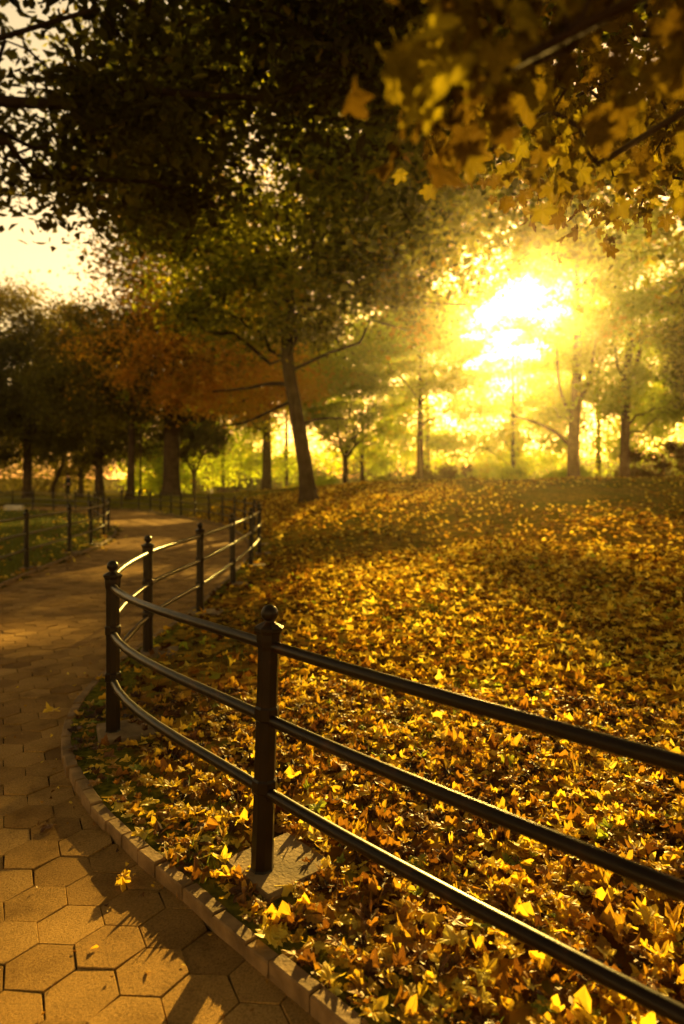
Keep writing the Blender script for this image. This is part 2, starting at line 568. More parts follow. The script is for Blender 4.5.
# ------------------------------------------------------------------ leaves
def maple_template(detail=2):
    """five lobed leaf in the xy plane, tip at +y, about 1 unit long, creased along the lobes"""
    tips = [(-156, .46), (-114, .64), (-60, .84), (0, .94), (60, .84), (114, .64), (156, .46)]
    out = []
    if detail == 2:
        for i, (a, r) in enumerate(tips):
            if i:
                pa, pr = tips[i - 1]
                out.append(((a + pa) / 2, .50 * (r + pr) / 2 + .08))
            out.append((a - 15, r * .80)); out.append((a, r)); out.append((a + 15, r * .80))
    else:
        for i, (a, r) in enumerate(tips):
            if i:
                pa, pr = tips[i - 1]
                out.append(((a + pa) / 2, .58 * (r + pr) / 2 + .08))
            out.append((a, r))
    pts = [(r * math.sin(R(a)) * .62, r * math.cos(R(a)) * .62) for a, r in out]
    n = len(pts)
    V = [(0, 0, 0)] + [(x, y, 0) for x, y in pts]
    if detail == 1:
        return np.array(V), [(0, i + 2, i + 1) for i in range(n - 1)]
    V += [(x * .55, y * .55, .015) for x, y in pts] + [(0, -.5, 0), (.016, -.5, 0), (.012, 0, .002)]
    F = [(0, n + i + 2, n + i + 1) for i in range(n - 1)] + [(i + 1, n + i + 1, n + i + 2, i + 2) for i in range(n - 1)]
    F += [(2 * n + 1, 2 * n + 2, 2 * n + 3)]
    return np.array(V), F


T_MAPLE = maple_template(2)
T_MAPLE_LOW = maple_template(1)
T_SIMPLE = (np.array([(0, -.55, 0), (.30, -.1, .06), (.20, .32, .05), (0, .6, -.05), (-.20, .32, .05), (-.30, -.1, .06)]), [(0, 1, 2, 3), (0, 3, 4, 5)])
T_QUAD = (np.array([(0, -.5, 0), (.34, 0, .10), (0, .55, 0), (-.34, 0, .10)]), [(0, 1, 2), (0, 2, 3)])


def fold_template():
    """a torn, half rolled leaf: a ragged strip bent over its length"""
    V, F = [], []
    prof = [(-.5, .06), (-.3, .26), (-.08, .34), (.14, .24), (.32, .30), (.52, .05)]
    for i, (y, w) in enumerate(prof):
        for j, u in enumerate((-1, -.45, .1, .6, 1)):
            V.append((u * w * (1 + .25 * ((i * 3 + j * 5) % 4 - 1.5) / 1.5), y + .05 * ((i + j * 2) % 3 - 1), .22 * u * u * w / .3 + .08 * ((i * 2 + j) % 3 - 1)))
    for i in range(len(prof) - 1):
        for j in range(4):
            a = i * 5 + j
            F.append((a, a + 1, a + 6, a + 5))
    return np.array(V), F


T_FOLD = fold_template()


def rotmats(n, tilt, rg):
    """random spin about own normal, normal tilted from +z by about `tilt` (array or number) radians"""
    spin = rg.uniform(0, 2 * math.pi, n)
    az = rg.uniform(0, 2 * math.pi, n)
    th = np.broadcast_to(tilt, (n,))
    cz, sz = np.cos(spin), np.sin(spin)
    A = np.zeros((n, 3, 3)); A[:, 0, 0] = cz; A[:, 0, 1] = -sz; A[:, 1, 0] = sz; A[:, 1, 1] = cz; A[:, 2, 2] = 1
    ax = np.stack([np.cos(az), np.sin(az), np.zeros(n)], -1)
    c, s = np.cos(th), np.sin(th)
    K = np.zeros((n, 3, 3))
    K[:, 0, 1] = -ax[:, 2]; K[:, 0, 2] = ax[:, 1]; K[:, 1, 0] = ax[:, 2]; K[:, 1, 2] = -ax[:, 0]; K[:, 2, 0] = -ax[:, 1]; K[:, 2, 1] = ax[:, 0]
    B = np.eye(3)[None] + s[:, None, None] * K + (1 - c)[:, None, None] * (K @ K)
    return B @ A


def leaf_mesh(name, tpl, pos, size, tilt, tint, rg, curl=.0, hang=False):
    T, F = tpl
    n = len(pos)
    V = np.repeat(T[None], n, 0).astype(float)
    if np.any(curl):
        a = rg.normal(0, 1, (n, 1)) * curl; b = rg.normal(.3, 1, (n, 1)) * curl; c = rg.normal(0, 1, (n, 1)) * curl
        x, y = V[:, :, 0], V[:, :, 1]
        V[:, :, 2] += a * x * x * 2 + b * y * y * 1.1 + c * x * y * 2 + np.abs(x) * rg.normal(.1, .35, (n, 1)) * curl
        V[:, :, 2] += rg.normal(0, .085, V.shape[:2]) * curl
        V[:, :, 0] *= (1 - .35 * np.abs(a)); V[:, :, 1] *= (1 - .25 * np.abs(b))
        V[:, :, 0] *= rg.uniform(.75, 1.15, (n, 1))
    V *= np.reshape(size, (-1, 1, 1))
    if hang:  # blades hang from their stalks, tip down
        V = np.stack([V[:, :, 0], -V[:, :, 2], -V[:, :, 1]], -1)
        tilt = np.asarray(tilt) * .55
    Rm = rotmats(n, tilt, rg)
    V = np.einsum('nij,nkj->nki', Rm, V) + pos[:, None, :]
    return instance_faces(name, V, F, tint)


# where the low sun gets through the crowns: (x, y, rx, ry, openness)
SUN_PATCHES = [(-.6, 1.9, 2.4, 1.6, .993), (.85, 5.4, 1.35, 4.8, .99), (.6, 9.5, 1.5, 2.0, .97), (4.4, 13.6, 2.8, 4.4, .97), (2.2, 18.5, 4.6, 3.6, .98), (-3.7, 7.1, 2.0, .6, .993), (-3.6, 9.0, 1.5, .3, .99),
               (-2.9, 11.9, 1.7, .8, .99), (-4.6, 17.0, 2.4, 1.5, .985), (-7.5, 25.5, 2.4, 2.2, .98), (-13, 79, 13, 10, .97), (-19, 43.5, 8, 2.6, .95), (-27, 58, 9, 5, .6), (-9, 52, 5, 6, .8), (-11, 24, 2.5, 3, .9), (4, 33, 5, 8, .6), (0, 22, 2.5, 4, .8),
               (-1.43, -5.8, 1.15, 4.4, .985)]


def open_to_sun(pos):
    """chance for each point that the crown has a hole there"""
    g = np.full(len(pos), .1)
    for _ in range(4):  # where the ray through this point meets the ground
        t = (pos[:, 2] - g) / SUN[2]
        hx = pos[:, 0] - SUN[0] * t
        hy = pos[:, 1] - SUN[1] * t
        g = .5 * g + .5 * (land(hx, hy) + .08)
    p = np.zeros(len(pos))
    for x, y, rx, ry, o in SUN_PATCHES:
        w = .16 * np.sin(hx * 3.1 + x) + .14 * np.sin(hy * 2.3 + y + hx)
        d = np.sqrt(((hx - x) / rx) ** 2 + ((hy - y) / ry) ** 2) + w
        p = np.maximum(p, o * (1 - sstep(.9, 1.15, d)))
    return p


# ---- fallen leaves
def scatter(n, r0, r1, a0, a1):
    r = np.sqrt(rng.uniform(r0 * r0, r1 * r1, n))
    a = rng.uniform(R(a0), R(a1), n)
    return r * np.sin(a), r * np.cos(a)


def blot(x, y, s, ph):
    return np.sin(x * s + ph) * np.sin(y * s * 1.1 - ph * 2) + .6 * np.sin(x * s * 2.3 - y * s * 1.7 + ph)


def right_lawn(x, y):
    fx = np.interp(y, np.append(_fy, [60]), np.append(RIGHT_KERB[-1, 0], [0] * 0) if False else np.append(RIGHT_FENCE[:, 0], [-20]))
    return (path_sdf(x, y) > .035) & (x > fx - .9)


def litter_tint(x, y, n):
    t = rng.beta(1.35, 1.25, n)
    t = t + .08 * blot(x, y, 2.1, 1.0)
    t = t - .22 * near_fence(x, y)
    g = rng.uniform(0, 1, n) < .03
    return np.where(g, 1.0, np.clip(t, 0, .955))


def off_footings(x, y):
    k = np.ones(len(x), bool)
    D = np.gradient(RIGHT_FENCE, axis=0)
    for (px, py), (dx, dy) in list(zip(RIGHT_FENCE, D))[:8]:
        L = math.hypot(dx, dy)
        nx_, ny_ = dy / L * .075, -dx / L * .075
        u = (x - px - nx_) * dx / L + (y - py - ny_) * dy / L
        v = -(x - px - nx_) * dy / L + (y - py - ny_) * dx / L
        k &= (np.maximum(np.abs(u), np.abs(v)) > .165) | (rng.uniform(0, 1, len(x)) < .09)
    return k


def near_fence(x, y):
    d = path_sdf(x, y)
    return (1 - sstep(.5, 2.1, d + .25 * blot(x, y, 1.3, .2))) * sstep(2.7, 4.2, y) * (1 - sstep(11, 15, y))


# near: full maple leaves
x, y = scatter(20500, .7, 4.8, -62, 66)
k = right_lawn(x, y) & off_footings(x, y) & (rng.uniform(0, 1, len(x)) > .5 * near_fence(x, y))
bare = (blot(x, y, 1.7, .4) > .75) | ((np.hypot((x + .95) / .45, (y - 3.35) / .5) < 1))
k &= ~(bare & (rng.uniform(0, 1, len(x)) < .3))
x, y = x[k], y[k]
nk = sstep(.03, .45, path_sdf(x, y))
z = land(x, y) + np.abs(rng.normal(.012, .016, len(x))) * (.25 + .75 * nk) + .008
whole = rng.uniform(0, 1, len(x)) < .70
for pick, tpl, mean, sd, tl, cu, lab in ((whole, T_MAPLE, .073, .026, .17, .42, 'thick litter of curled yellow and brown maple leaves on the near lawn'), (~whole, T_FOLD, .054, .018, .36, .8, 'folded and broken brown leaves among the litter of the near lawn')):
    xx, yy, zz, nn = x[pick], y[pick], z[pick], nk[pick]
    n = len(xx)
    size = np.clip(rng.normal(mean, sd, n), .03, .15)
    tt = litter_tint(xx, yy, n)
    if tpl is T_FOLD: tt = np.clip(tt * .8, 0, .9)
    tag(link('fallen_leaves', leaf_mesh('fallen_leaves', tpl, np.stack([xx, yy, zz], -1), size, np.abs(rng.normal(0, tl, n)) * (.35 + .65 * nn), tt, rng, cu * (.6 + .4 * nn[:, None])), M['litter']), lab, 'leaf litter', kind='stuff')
# middle
x, y = scatter(42000, 4.8, 12, -46, 52)
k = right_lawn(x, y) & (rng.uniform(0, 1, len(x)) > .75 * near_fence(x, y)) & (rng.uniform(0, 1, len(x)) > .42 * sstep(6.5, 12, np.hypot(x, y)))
k &= ~((blot(x, y, 1.1, .4) > .8) & (rng.uniform(0, 1, len(x)) < .55))
x, y = x[k], y[k]; n = len(x)
z = land(x, y) + np.abs(rng.normal(.012, .018, n)) + .008
tag(link('fallen_leaves', leaf_mesh('fallen_leaves', T_MAPLE_LOW, np.stack([x, y, z], -1), np.clip(rng.normal(.09, .024, n), .04, .15), np.abs(rng.normal(0, .25, n)), litter_tint(x, y, n), rng, .52), M['litter_dry']),
    'carpet of golden leaves on the middle of the rising lawn', 'leaf litter', kind='stuff')
# far
x, y = scatter(62000, 12, 34, -40, 48)
k = right_lawn(x, y) & ((np.hypot(x + 2, y - 23) < 6) | (rng.uniform(0, 1, len(x)) < .60 - .47 * sstep(12, 20, y) + .2 * blot(x, y, .5, 1.)))
x, y = x[k], y[k]; n = len(x)
z = land(x, y) + np.abs(rng.normal(.01, .018, n)) + .01
tag(link('fallen_leaves', leaf_mesh('fallen_leaves', T_SIMPLE, np.stack([x, y, z], -1), np.clip(rng.normal(.092, .022, n), .05, .14), np.abs(rng.normal(0, .5, n)), np.clip(litter_tint(x, y, n) - .1, 0, 1), rng, .6), M['litter_dry']),
    'orange brown leaves over the far crest of the lawn round the leaning tree', 'leaf litter', kind='stuff')
# left lawn and along the left kerb, a few blown onto the path
x = rng.uniform(-20, -4.3, 12000); y = rng.uniform(6, 37, 12000)
s_ = path_sdf(x, y)
edge = np.exp(-np.abs(s_ - .15) / .35)
k = ((s_ > -.5) & (rng.uniform(0, 1, len(x)) < np.clip(.16 + .9 * edge, 0, 1)) & (x < np.interp(y, _fy, RIGHT_FENCE[:, 0]) - 1.2))
k &= (s_ > 0) | (rng.uniform(0, 1, len(x)) < .3)
x, y, s_ = x[k], y[k], s_[k]; n = len(x)
z = np.where(s_ > -.03, land(x, y) + .03, -.012)
tag(link('fallen_leaves', leaf_mesh('fallen_leaves', T_SIMPLE, np.stack([x, y, z], -1), np.clip(rng.normal(.10, .025, n), .05, .15), np.abs(rng.normal(0, .4, n)), litter_tint(x, y, n), rng, .7), M['litter']),
    'scattered leaves on the green lawn and gutter left of the path', 'leaf litter', kind='stuff')
# crumbs of leaves on the pavers by the near kerb
x, y = scatter(16000, 1.2, 9, -60, 30)
s_ = path_sdf(x, y)
k = (s_ < -.03) & (rng.uniform(0, 1, len(x)) < .6 * np.exp(s_ / .16) + .006)
x, y = x[k], y[k]; n = len(x)
tag(link('leaf_crumbs', leaf_mesh('leaf_crumbs', T_SIMPLE, np.stack([x, y, np.full(n, -.015)], -1), rng.uniform(.008, .03, n), np.abs(rng.normal(0, .3, n)), rng.beta(2, 3, n), rng, .7), M['litter']),
    'crumbs of broken leaf and grit along the kerb edge of the pavers', 'leaf crumbs', kind='stuff')

# ---- single leaves lying on the pavers
for (lx, ly, sz, tl, tint, lab) in [
        (-.81, 2.53, .095, .8, .60, 'pale upright curled leaf on the pavers beside the near kerb'),
        (-1.86, 4.40, .13, .25, .70, 'flat yellow leaf on the path just outside the kerb bend'),
        (-1.74, 4.95, .12, .30, .62, 'dull tan leaf on the path touching the kerb near the corner post'),
        (-1.27, 2.95, .09, .20, .22, 'small brown leaf lying in the rail shadow on the pavers'),
        (-2.9, 5.6, .10, .25, .3, 'brown leaf alone in the middle of the shaded path')]:
    rg = np.random.default_rng(int(lx * -1000))
    me = leaf_mesh('maple_leaf', T_MAPLE, np.zeros((1, 3)), np.array([sz]), np.array([tl]), np.array([tint]), rg, .55 if tl > .5 else .25)
    co = np.empty(len(me.vertices) * 3, np.float32); me.vertices.foreach_get('co', co)
    o = link('maple_leaf', me, M['litter'])
    o.location = (lx, ly, -.019 - co[2::3].min())
    tag(o, lab, 'leaf', 'single leaves lying on the pavers')

# ---- grass
def grass(name, x, y, z, h, label):
    n = len(x)
    T = np.array([(-.05, 0, 0), (.05, 0, 0), (.03, .12, .55), (-.03, .12, .55), (0, .42, 1.0)])
    V = np.repeat(T[None], n, 0)
    V[:, :, 1] *= rng.uniform(.2, 1.8, (n, 1))
    V *= h[:, None, None]
    V[:, :, :2] *= 1
    V = np.einsum('nij,nkj->nki', rotmats(n, np.abs(rng.normal(0, .2, n)), rng), V) + np.stack([x, y, z], -1)[:, None, :]
    me = instance_faces(name, V, [(0, 1, 2, 3), (3, 2, 4)], np.clip(rng.normal(.5, .25, n), 0, 1))
    tag(link(name, me, M['grass_blade']), label, 'grass', kind='stuff')


x, y = scatter(60000, .8, 8, -60, 60)
k = right_lawn(x, y) & off_footings(x, y) & ((blot(x, y, 1.9, .4) > .6) | (rng.uniform(0, 1, len(x)) <   .12 + .22 * near_fence(x, y)))
x, y = x[k], y[k]
grass('grass', x, y, land(x, y), rng.uniform(.02, .055, len(x)), 'short green grass showing between the leaves of the near lawn')
x = rng.uniform(-17, -4.6, 60000); y = rng.uniform(7, 33, 60000)
k = (path_sdf(x, y) > .05) & (x < np.interp(y, _fy, RIGHT_FENCE[:, 0]) - 1.5)
x, y = x[k], y[k]
grass('grass', x, y, land(x, y), rng.uniform(.04, .09, len(x)), 'mown green grass of the fenced lawn left of the path')

# ------------------------------------------------------------------ trees
def limb_path(a, b, sag=.0, wob=.12, n=7, rg=None):
    a, b = np.asarray(a, float), np.asarray(b, float)
    t = np.linspace(0, 1, n)[:, None]
    L = np.linalg.norm(b - a)
    P = a + (b - a) * t
    P[:, 2] += np.sin(t[:, 0] * math.pi) * sag * L
    w = rg.normal(0, wob * L / n, (n, 3)); w[0] = 0; w[-1] = 0
    return P + w


def make_tree(name, label, x, y, trunk, lobes, leafmat, tpl=T_QUAD, bark='bark', seed=0, extra=(), prune=1., cat='tree', group=None, limb_r=.35, base_z=None, limb_n=.12, twig_p=.7, more=2.3, hang=False):
    """trunk: list of (dx, dy, z, radius); lobes: (dx, dy, z, rx, ry, rz, clumps, leaves, clump_radius, leaf_size, tint_mean, root_height)"""
    rg = np.random.default_rng(1000 + seed)
    z0 = float(land(x, y)) - .05 if base_z is None else base_z
    root = empty(name, (x, y, z0))
    tag(root, label, cat, group)
    mb = MB()
    tp = np.array([t[:3] for t in trunk], float)
    tr = np.array([t[3] for t in trunk], float)
    c = catmull(tp, 5)
    rr = np.interp(np.linspace(0, len(tr) - 1, len(c)), np.arange(len(tr)), tr)
    h = c[:, 2] - c[0, 2]
    rr = rr * (1 + .42 * np.exp(-h / (.8 * tr[0] + .05)))
    mb.tube(c, rr, 14)
    for pts, r0, r1 in extra:
        e = catmull(np.array(pts, float), 4)
        mb.tube(e, np.linspace(r0, r1, len(e)), 7)
    P, S, TI, TL = [], [], [], []
    for (dx, dy, dz, rx, ry, rz, nc, nl, cr, ls, tm, rh) in lobes:
        u = rg.normal(0, 1, (nc, 3)); u /= np.linalg.norm(u, axis=1)[:, None]
        rad = rg.uniform(.25, 1, nc) ** .45
        C = u * rad[:, None] * (rx, ry, rz) + (dx, dy, dz)
        # a few main limbs, thinner branches from them to the other clumps
        nm = max(3, int(nc * limb_n))
        order = rg.permutation(nc)
        nodes, nrad = [], []
        for qi, j in enumerate(order):
            ci = C[j]
            if qi < nm or not nodes:
                hz = min(max(rh * rg.uniform(.85, 1.25), ci[2] - (.35 + .6 * rg.uniform()) * np.hypot(ci[0], ci[1])), tp[-1, 2])
                k = int(np.argmin(np.abs(c[:, 2] - hz)))
                L = np.linalg.norm(ci - c[k])
                r0 = min(rr[k] * limb_r * rg.uniform(.6, 1.1), .022 * L + .01)
                q = limb_path(c[k], ci, .10 * rg.uniform(.2, 1.2), .4, 9, rg)
                rad_ = np.linspace(r0, .006 + r0 * .1, 9)
                mb.tube(q, rad_, 6)
                nodes += list(q[2:]); nrad += list(rad_[2:])
            elif rg.uniform() < twig_p:
                A = np.array(nodes)
                d = np.linalg.norm(A - ci, axis=1) + .8 * np.maximum(0, np.hypot(A[:, 0], A[:, 1]) - np.hypot(ci[0], ci[1]))
                k = int(np.argmin(d))
                q = limb_path(A[k], ci, .08 * rg.normal(), .45, 6, rg)
                r0 = min(nrad[k] * .7, .012 * d[k] + .008)
                mb.tube(q, np.linspace(r0, .005, 6), 5)
                nodes += list(q[2:]); nrad += list(np.linspace(r0, .005, 6)[2:])
        m = rg.integers(int(nl * more * .5), int(nl * more * 1.5) + 1, nc)
        ci = np.repeat(np.arange(nc), m)
        crr = cr * rg.uniform(.6, 1.35, nc)
        off = rg.normal(0, 1, (len(ci), 3)) * crr[ci][:, None] * (.62, .62, .42)
        p = C[ci] + off
        tc = np.clip(tm + rg.normal(0, .16, nc), 0, 1)
        P.append(p); S.append(np.clip(rg.normal(ls, ls * .25, len(ci)), ls * .4, ls * 1.7))
        TI.append(np.clip(tc[ci] + rg.normal(0, .14, len(ci)), 0, 1))
    P, S, TI = np.vstack(P), np.concatenate(S), np.concatenate(TI)
    keep = rg.uniform(0, 1, len(P)) > open_to_sun(P + np.array([x, y, z0])) * prune
    P, S, TI = P[keep], S[keep], TI[keep]
    n = len(P)
    mb.build('trunk', M[bark], root, smooth=True)
    me = leaf_mesh('crown', tpl, P, S, np.abs(rg.normal(.7, .6, n)), TI, rg, .3 if hang else .5, hang)
    link('crown', me, M[leafmat], root)
    return root


def T(z, r0, r1, lean=(0, 0), k=5, bend=.0):
    out = []
    for i in range(k):
        t = i / (k - 1)
        out.append((lean[0] * t + bend * math.sin(t * 3.1), lean[1] * t, z * t, r0 * (1 - t) + r1 * t))
    return out


# leaning tree on the crest
make_tree('leaning_tree', 'dark leaning tree standing alone among orange leaves on the crest of the lawn', -1.2, 24,
          [(.05, 0, -.1, .31), (-.12, 0, 1.4, .265), (-.42, 0, 3.2, .25), (-.7, 0, 5.0, .22), (-.75, 0, 8, .17), (-.5, 0, 12, .1), (-.4, 0, 16, .04)],
          [(-.4, -.5, 11.7, 7.2, 5.5, 6.0, 210, 165, 1.25, .23, .38, 4.6), (-1.8, -.5, 6.6, 3.4, 2.5, 1.4, 22, 80, .8, .21, .5, 4.6),
           (4.2, 0, 8.0, 3.4, 3, 2.6, 30, 90, .95, .21, .66, 5)],
          'maple_leaf', seed=1,
          extra=[([(-.6, 0, 4.1), (-1.3, .1, 4.15), (-2.2, .2, 4.0), (-3.4, .3, 3.9)], .10, .03), ([(-.45, 0, 3.6), (-1.2, -.2, 3.2), (-2.2, -.3, 2.75), (-3.2, -.4, 2.6)], .07, .02),
                 ([(-.3, 0, 2.6), (.1, .1, 2.85), (.8, .2, 2.95), (1.5, .2, 2.9)], .06, .025)])
# big crown overhead from the left, trunk out of the picture
make_tree('maple_tree', 'big dark maple whose leafy boughs hang over the top left of the path', -9.5, 5.5,
          T(13, .5, .12, (1.5, 2)),
          [(5.2, 6.0, 10.1, 8.8, 5.2, 3.1, 170, 115, .95, .20, .35, 4.5), (5.2, 5.5, 6.6, 2.4, 2, .9, 14, 80, .7, .19, .35, 4.5)],
          'dark_leaf', T_SIMPLE, seed=2, limb_r=.3, base_z=-.05, more=1.75)
# crown over the top right
make_tree('maple_tree', 'tall maple with dim brown boughs filling the top right above the sun', 9.5, 8.5,
          T(14, .45, .1, (-1.5, 2)),
          [(-4.4, 4.5, 9.9, 7.2, 5.0, 3.8, 150, 100, 1.0, .20, .5, 4.5)],
          'maple_leaf', T_SIMPLE, seed=3, limb_r=.3, more=2.6)
# near boughs with large soft leaves
make_tree('maple_tree', 'near maple bough with large blurred leaves drooping into the upper right', 4.2, -1.3,
          T(9, .26, .08, (-.4, .6), k=6),
          [(-3.93, 2.36, 2.15, .20, .16, .14, 16, 8, .09, .078, .48, 2.6), (-3.52, 2.55, 2.10, .14, .12, .06, 6, 4, .08, .10, .78, 2.6), (-3.45, 2.9, 2.40, .5, .4, .2, 20, 10, .15, .085, .48, 2.6),
           (-2.7, 4.3, 3.05, .95, .8, .28, 30, 16, .2, .09, .5, 2.6), (-2, 5.3, 3.9, 1.6, 1.2, .5, 26, 22, .3, .15, .45, 2.8),
           (-4.5, -1, 8.2, 8.5, 7.5, 1.9, 130, 80, .95, .28, .4, 5)],  # unseen lobe added overhead to hold back light from the zenith
          'bough_leaf', T_MAPLE, seed=4, limb_r=.08, prune=.3, limb_n=.02, twig_p=.30, more=1.5, hang=True)
# ---- middle distance, left to right
make_tree('elm_tree', 'thick trunked elm behind the fence where the path bends left', -9.9, 39.7,
          [(0, 0, -.1, .48), (0, 0, 2, .47), (.05, 0, 4.5, .45), (.1, 0, 7, .38), (.2, 0, 12, .25), (.2, 0, 17, .08)],
          [(1.6, 0, 13, 4.6, 6, 6.0, 110, 150, 1.4, .25, .2, 5), (.8, -3.4, 7.0, 6.0, 3.0, 2.1, 54, 110, 1.05, .22, .74, 4.6), (4.6, -3.0, 6.4, 4.2, 2.6, 2.2, 44, 100, 1.0, .22, .92, 4.6)], 'orange_leaf', seed=5)
make_tree('elm_tree', 'stout round trunk seen just left of the leaning tree', -5.5, 50, T(14, .40, .08),
          [(.3, 0, 10.5, 6, 5, 5.5, 90, 150, 1.2, .24, .5, 5)], 'maple_leaf', seed=6)
make_tree('forked_tree', 'small dark tree with a V shaped fork in front of the bright paving', -10.5, 48.5, T(2.2, .14, .12, k=3),
          [(0, 0, 4.6, 2.7, 2.5, 1.9, 34, 150, .7, .2, .3, 2)], 'dark_leaf', seed=7,
          extra=[([(0, 0, 1.7), (.45, 0, 2.8), (.9, 0, 4.2)], .09, .03), ([(0, 0, 1.7), (-.45, 0, 2.7), (-1.1, 0, 4.0)], .09, .03)])
make_tree('park_tree', 'dark medium trunk at the left end of the far fence', -11.95, 38.6, T(9, .24, .08, (.2, 0)),
          [(-1.4, 0, 7.2, 4.2, 3.5, 3.8, 70, 150, 1.0, .2, .4, 3)], 'dark_leaf', seed=8)
make_tree('sapling', 'slender straight sapling against a bright yellow bush', -13.4, 45.5, T(7, .085, .03),
          [(0, 0, 6.5, 1.8, 1.8, 1.6, 16, 120, .6, .18, .5, 4)], 'yellow_leaf', seed=9)
make_tree('park_tree', 'dark trunk with swollen foot behind the posts at the lawn corner', -17.9, 50.5, T(11, .36, .1, (-.2, 0)),
          [(.3, 0, 7.8, 5.4, 4.5, 5.4, 110, 160, 1.1, .22, .35, 3)], 'dark_leaf', seed=10)
make_tree('park_tree', 'thin far trunk between two larger ones on the left', -22.9, 60, T(11, .26, .08),
          [(0, 0, 8, 5.4, 4.5, 6, 100, 150, 1.1, .24, .35, 3)], 'dark_leaf', seed=11)
make_tree('park_tree', 'crooked leaning trunk with a low fork on the far left', -22.7, 54, [(0, 0, -.1, .2), (-.1, 0, 1, .17), (.3, 0, 2.2, .15), (.9, 0, 4, .12), (1.0, 0, 8, .05)],
          [(0, 0, 6.8, 4.4, 4, 4.2, 70, 150, 1.0, .22, .4, 2.4)], 'dark_leaf', seed=12)
make_tree('park_tree', 'tallest dark tree at far left forking halfway up', -22.3, 48.5, T(12, .36, .09),
          [(-.5, 0, 9.4, 6.0, 5, 5.6, 130, 160, 1.15, .22, .38, 3)], 'dark_leaf', seed=13,
          extra=[([(0, 0, 4), (.8, 0, 6), (1.3, 0, 9)], .18, .06)])
make_tree('park_tree', 'dark bushy tree cut off by the left edge behind the lawn', -26.5, 46, T(10, .3, .08),
          [(.5, 0, 8.0, 5.4, 4.5, 6, 110, 160, 1.1, .22, .36, 3)], 'dark_leaf', seed=14)
make_tree('forked_tree', 'small forked tree just right of the leaning trunk', .2, 41, T(2.4, .19, .15, k=3),
          [(.6, 0, 4.5, 3.2, 2.6, 1.7, 34, 110, .8, .22, .35, 2), (1.6, 1, 7.6, 4.6, 3, 2.2, 50, 90, .9, .24, .6, 2.2)], 'yellow_leaf', seed=15,
          extra=[([(0, 0, 2.0), (.6, 0, 2.9), (1.4, 0, 3.6)], .11, .04), ([(0, 0, 2.0), (-.35, 0, 3.2), (-.5, 0, 4.6)], .11, .04)])
make_tree('park_tree', 'straight reddish trunk under yellow leaves at the middle of the crest', 4.8, 42, T(9, .26, .08), 
          [(-.5, 0, 8.6, 5.4, 4, 4.2, 80, 160, 1.1, .22, .55, 3.6)], 'yellow_leaf', bark='bark_red', seed=16)
make_tree('park_tree', 'broad trunked tree below and right of the sun with a low bough', 12.9, 38,
          [(0, 0, -.1, .37), (-.05, 0, 2.5, .33), (.1, 0, 5, .27), (.2, 0, 9, .2), (.1, 0, 14, .08)],
          [(.6, 0, 11.4, 4.6, 4, 4.8, 84, 120, 1.0, .2, .5, 5), (-1.5, 0, 5.6, 3.2, 2.5, 1.5, 22, 110, .8, .2, .5, 2.8)], 'yellow_leaf', bark='bark_red', seed=17,
          extra=[([(-.05, 0, 2.2), (-1.0, 0, 3.1), (-2.2, 0, 3.7), (-3.6, 0, 4.1)], .14, .04), ([(0, 0, 4.4), (.8, 0, 6), (1.3, 0, 9)], .13, .05), ([(0, 0, 3.6), (-.8, 0, 5.6), (-1.0, 0, 8.2)], .12, .04)])
make_tree('park_tree', 'tall trunk splitting into upright limbs near the right edge', 16.5, 40,
          [(0, 0, -.1, .30), (.05, 0, 3, .27), (.15, 0, 6.6, .25), (.4, 0, 9.5, .17), (.8, 0, 15, .07)],
          [(.8, 0, 11.6, 4.4, 4, 4.8, 80, 120, 1.0, .2, .42, 6.5), (1.6, 0, 5.6, 3.4, 2.4, 1.6, 34, 130, .8, .2, .55, 3.5)], 'yellow_leaf', bark='bark_red', seed=18,
          extra=[([(.15, 0, 6.4), (-.5, 0, 8), (-.7, 0, 11.5)], .15, .05), ([(.15, 0, 6.3), (.9, 0, 8.2), (1.0, 0, 12)], .16, .06)])
make_tree('park_tree', 'dense olive tree cut off by the right edge of the lawn', 22, 36, T(11, .3, .08),
          [(-1.2, 0, 8.4, 4.0, 3.6, 5.0, 110, 160, 1.0, .2, .42, 3)], 'maple_leaf', seed=19)
# ---- yellow trees further back
for i, (bx, by, h, r, lab) in enumerate([(-6, 74, 21, 6.5, 'far yellow tree behind the stout trunk'), (2.0, 68, 22, 6.5, 'far bright yellow tree behind the small forked tree'),
        (9.0, 72, 21, 6, 'far glowing tree directly left of the sun'), (16.5, 66, 19, 6, 'far hazy tree directly under the sun'),
        (24, 64, 19, 6, 'far yellow tree between the two tall right trunks'), (31.5, 62, 20, 6.5, 'far green tree behind the right edge'),
        (20, 78, 21, 6.5, 'farthest hazy tree just right of the sun'),
        (-12.5, 72, 17, 6, 'far yellow green tree filling the gap between elm and leaning tree'),
        (-17.5, 66, 6, 3.0, 'small bright yellow tree between the elm and the sapling')]):
    make_tree('yellow_tree', lab, bx, by, T(h * .8, .26, .07), [(0, 0, h * .54, r, r * .8, h * .44, 50 + int(3.4 * h), 90, 1.3, .34, .55, 2.2)], 'yellow_leaf', seed=40 + i, more=1.7)
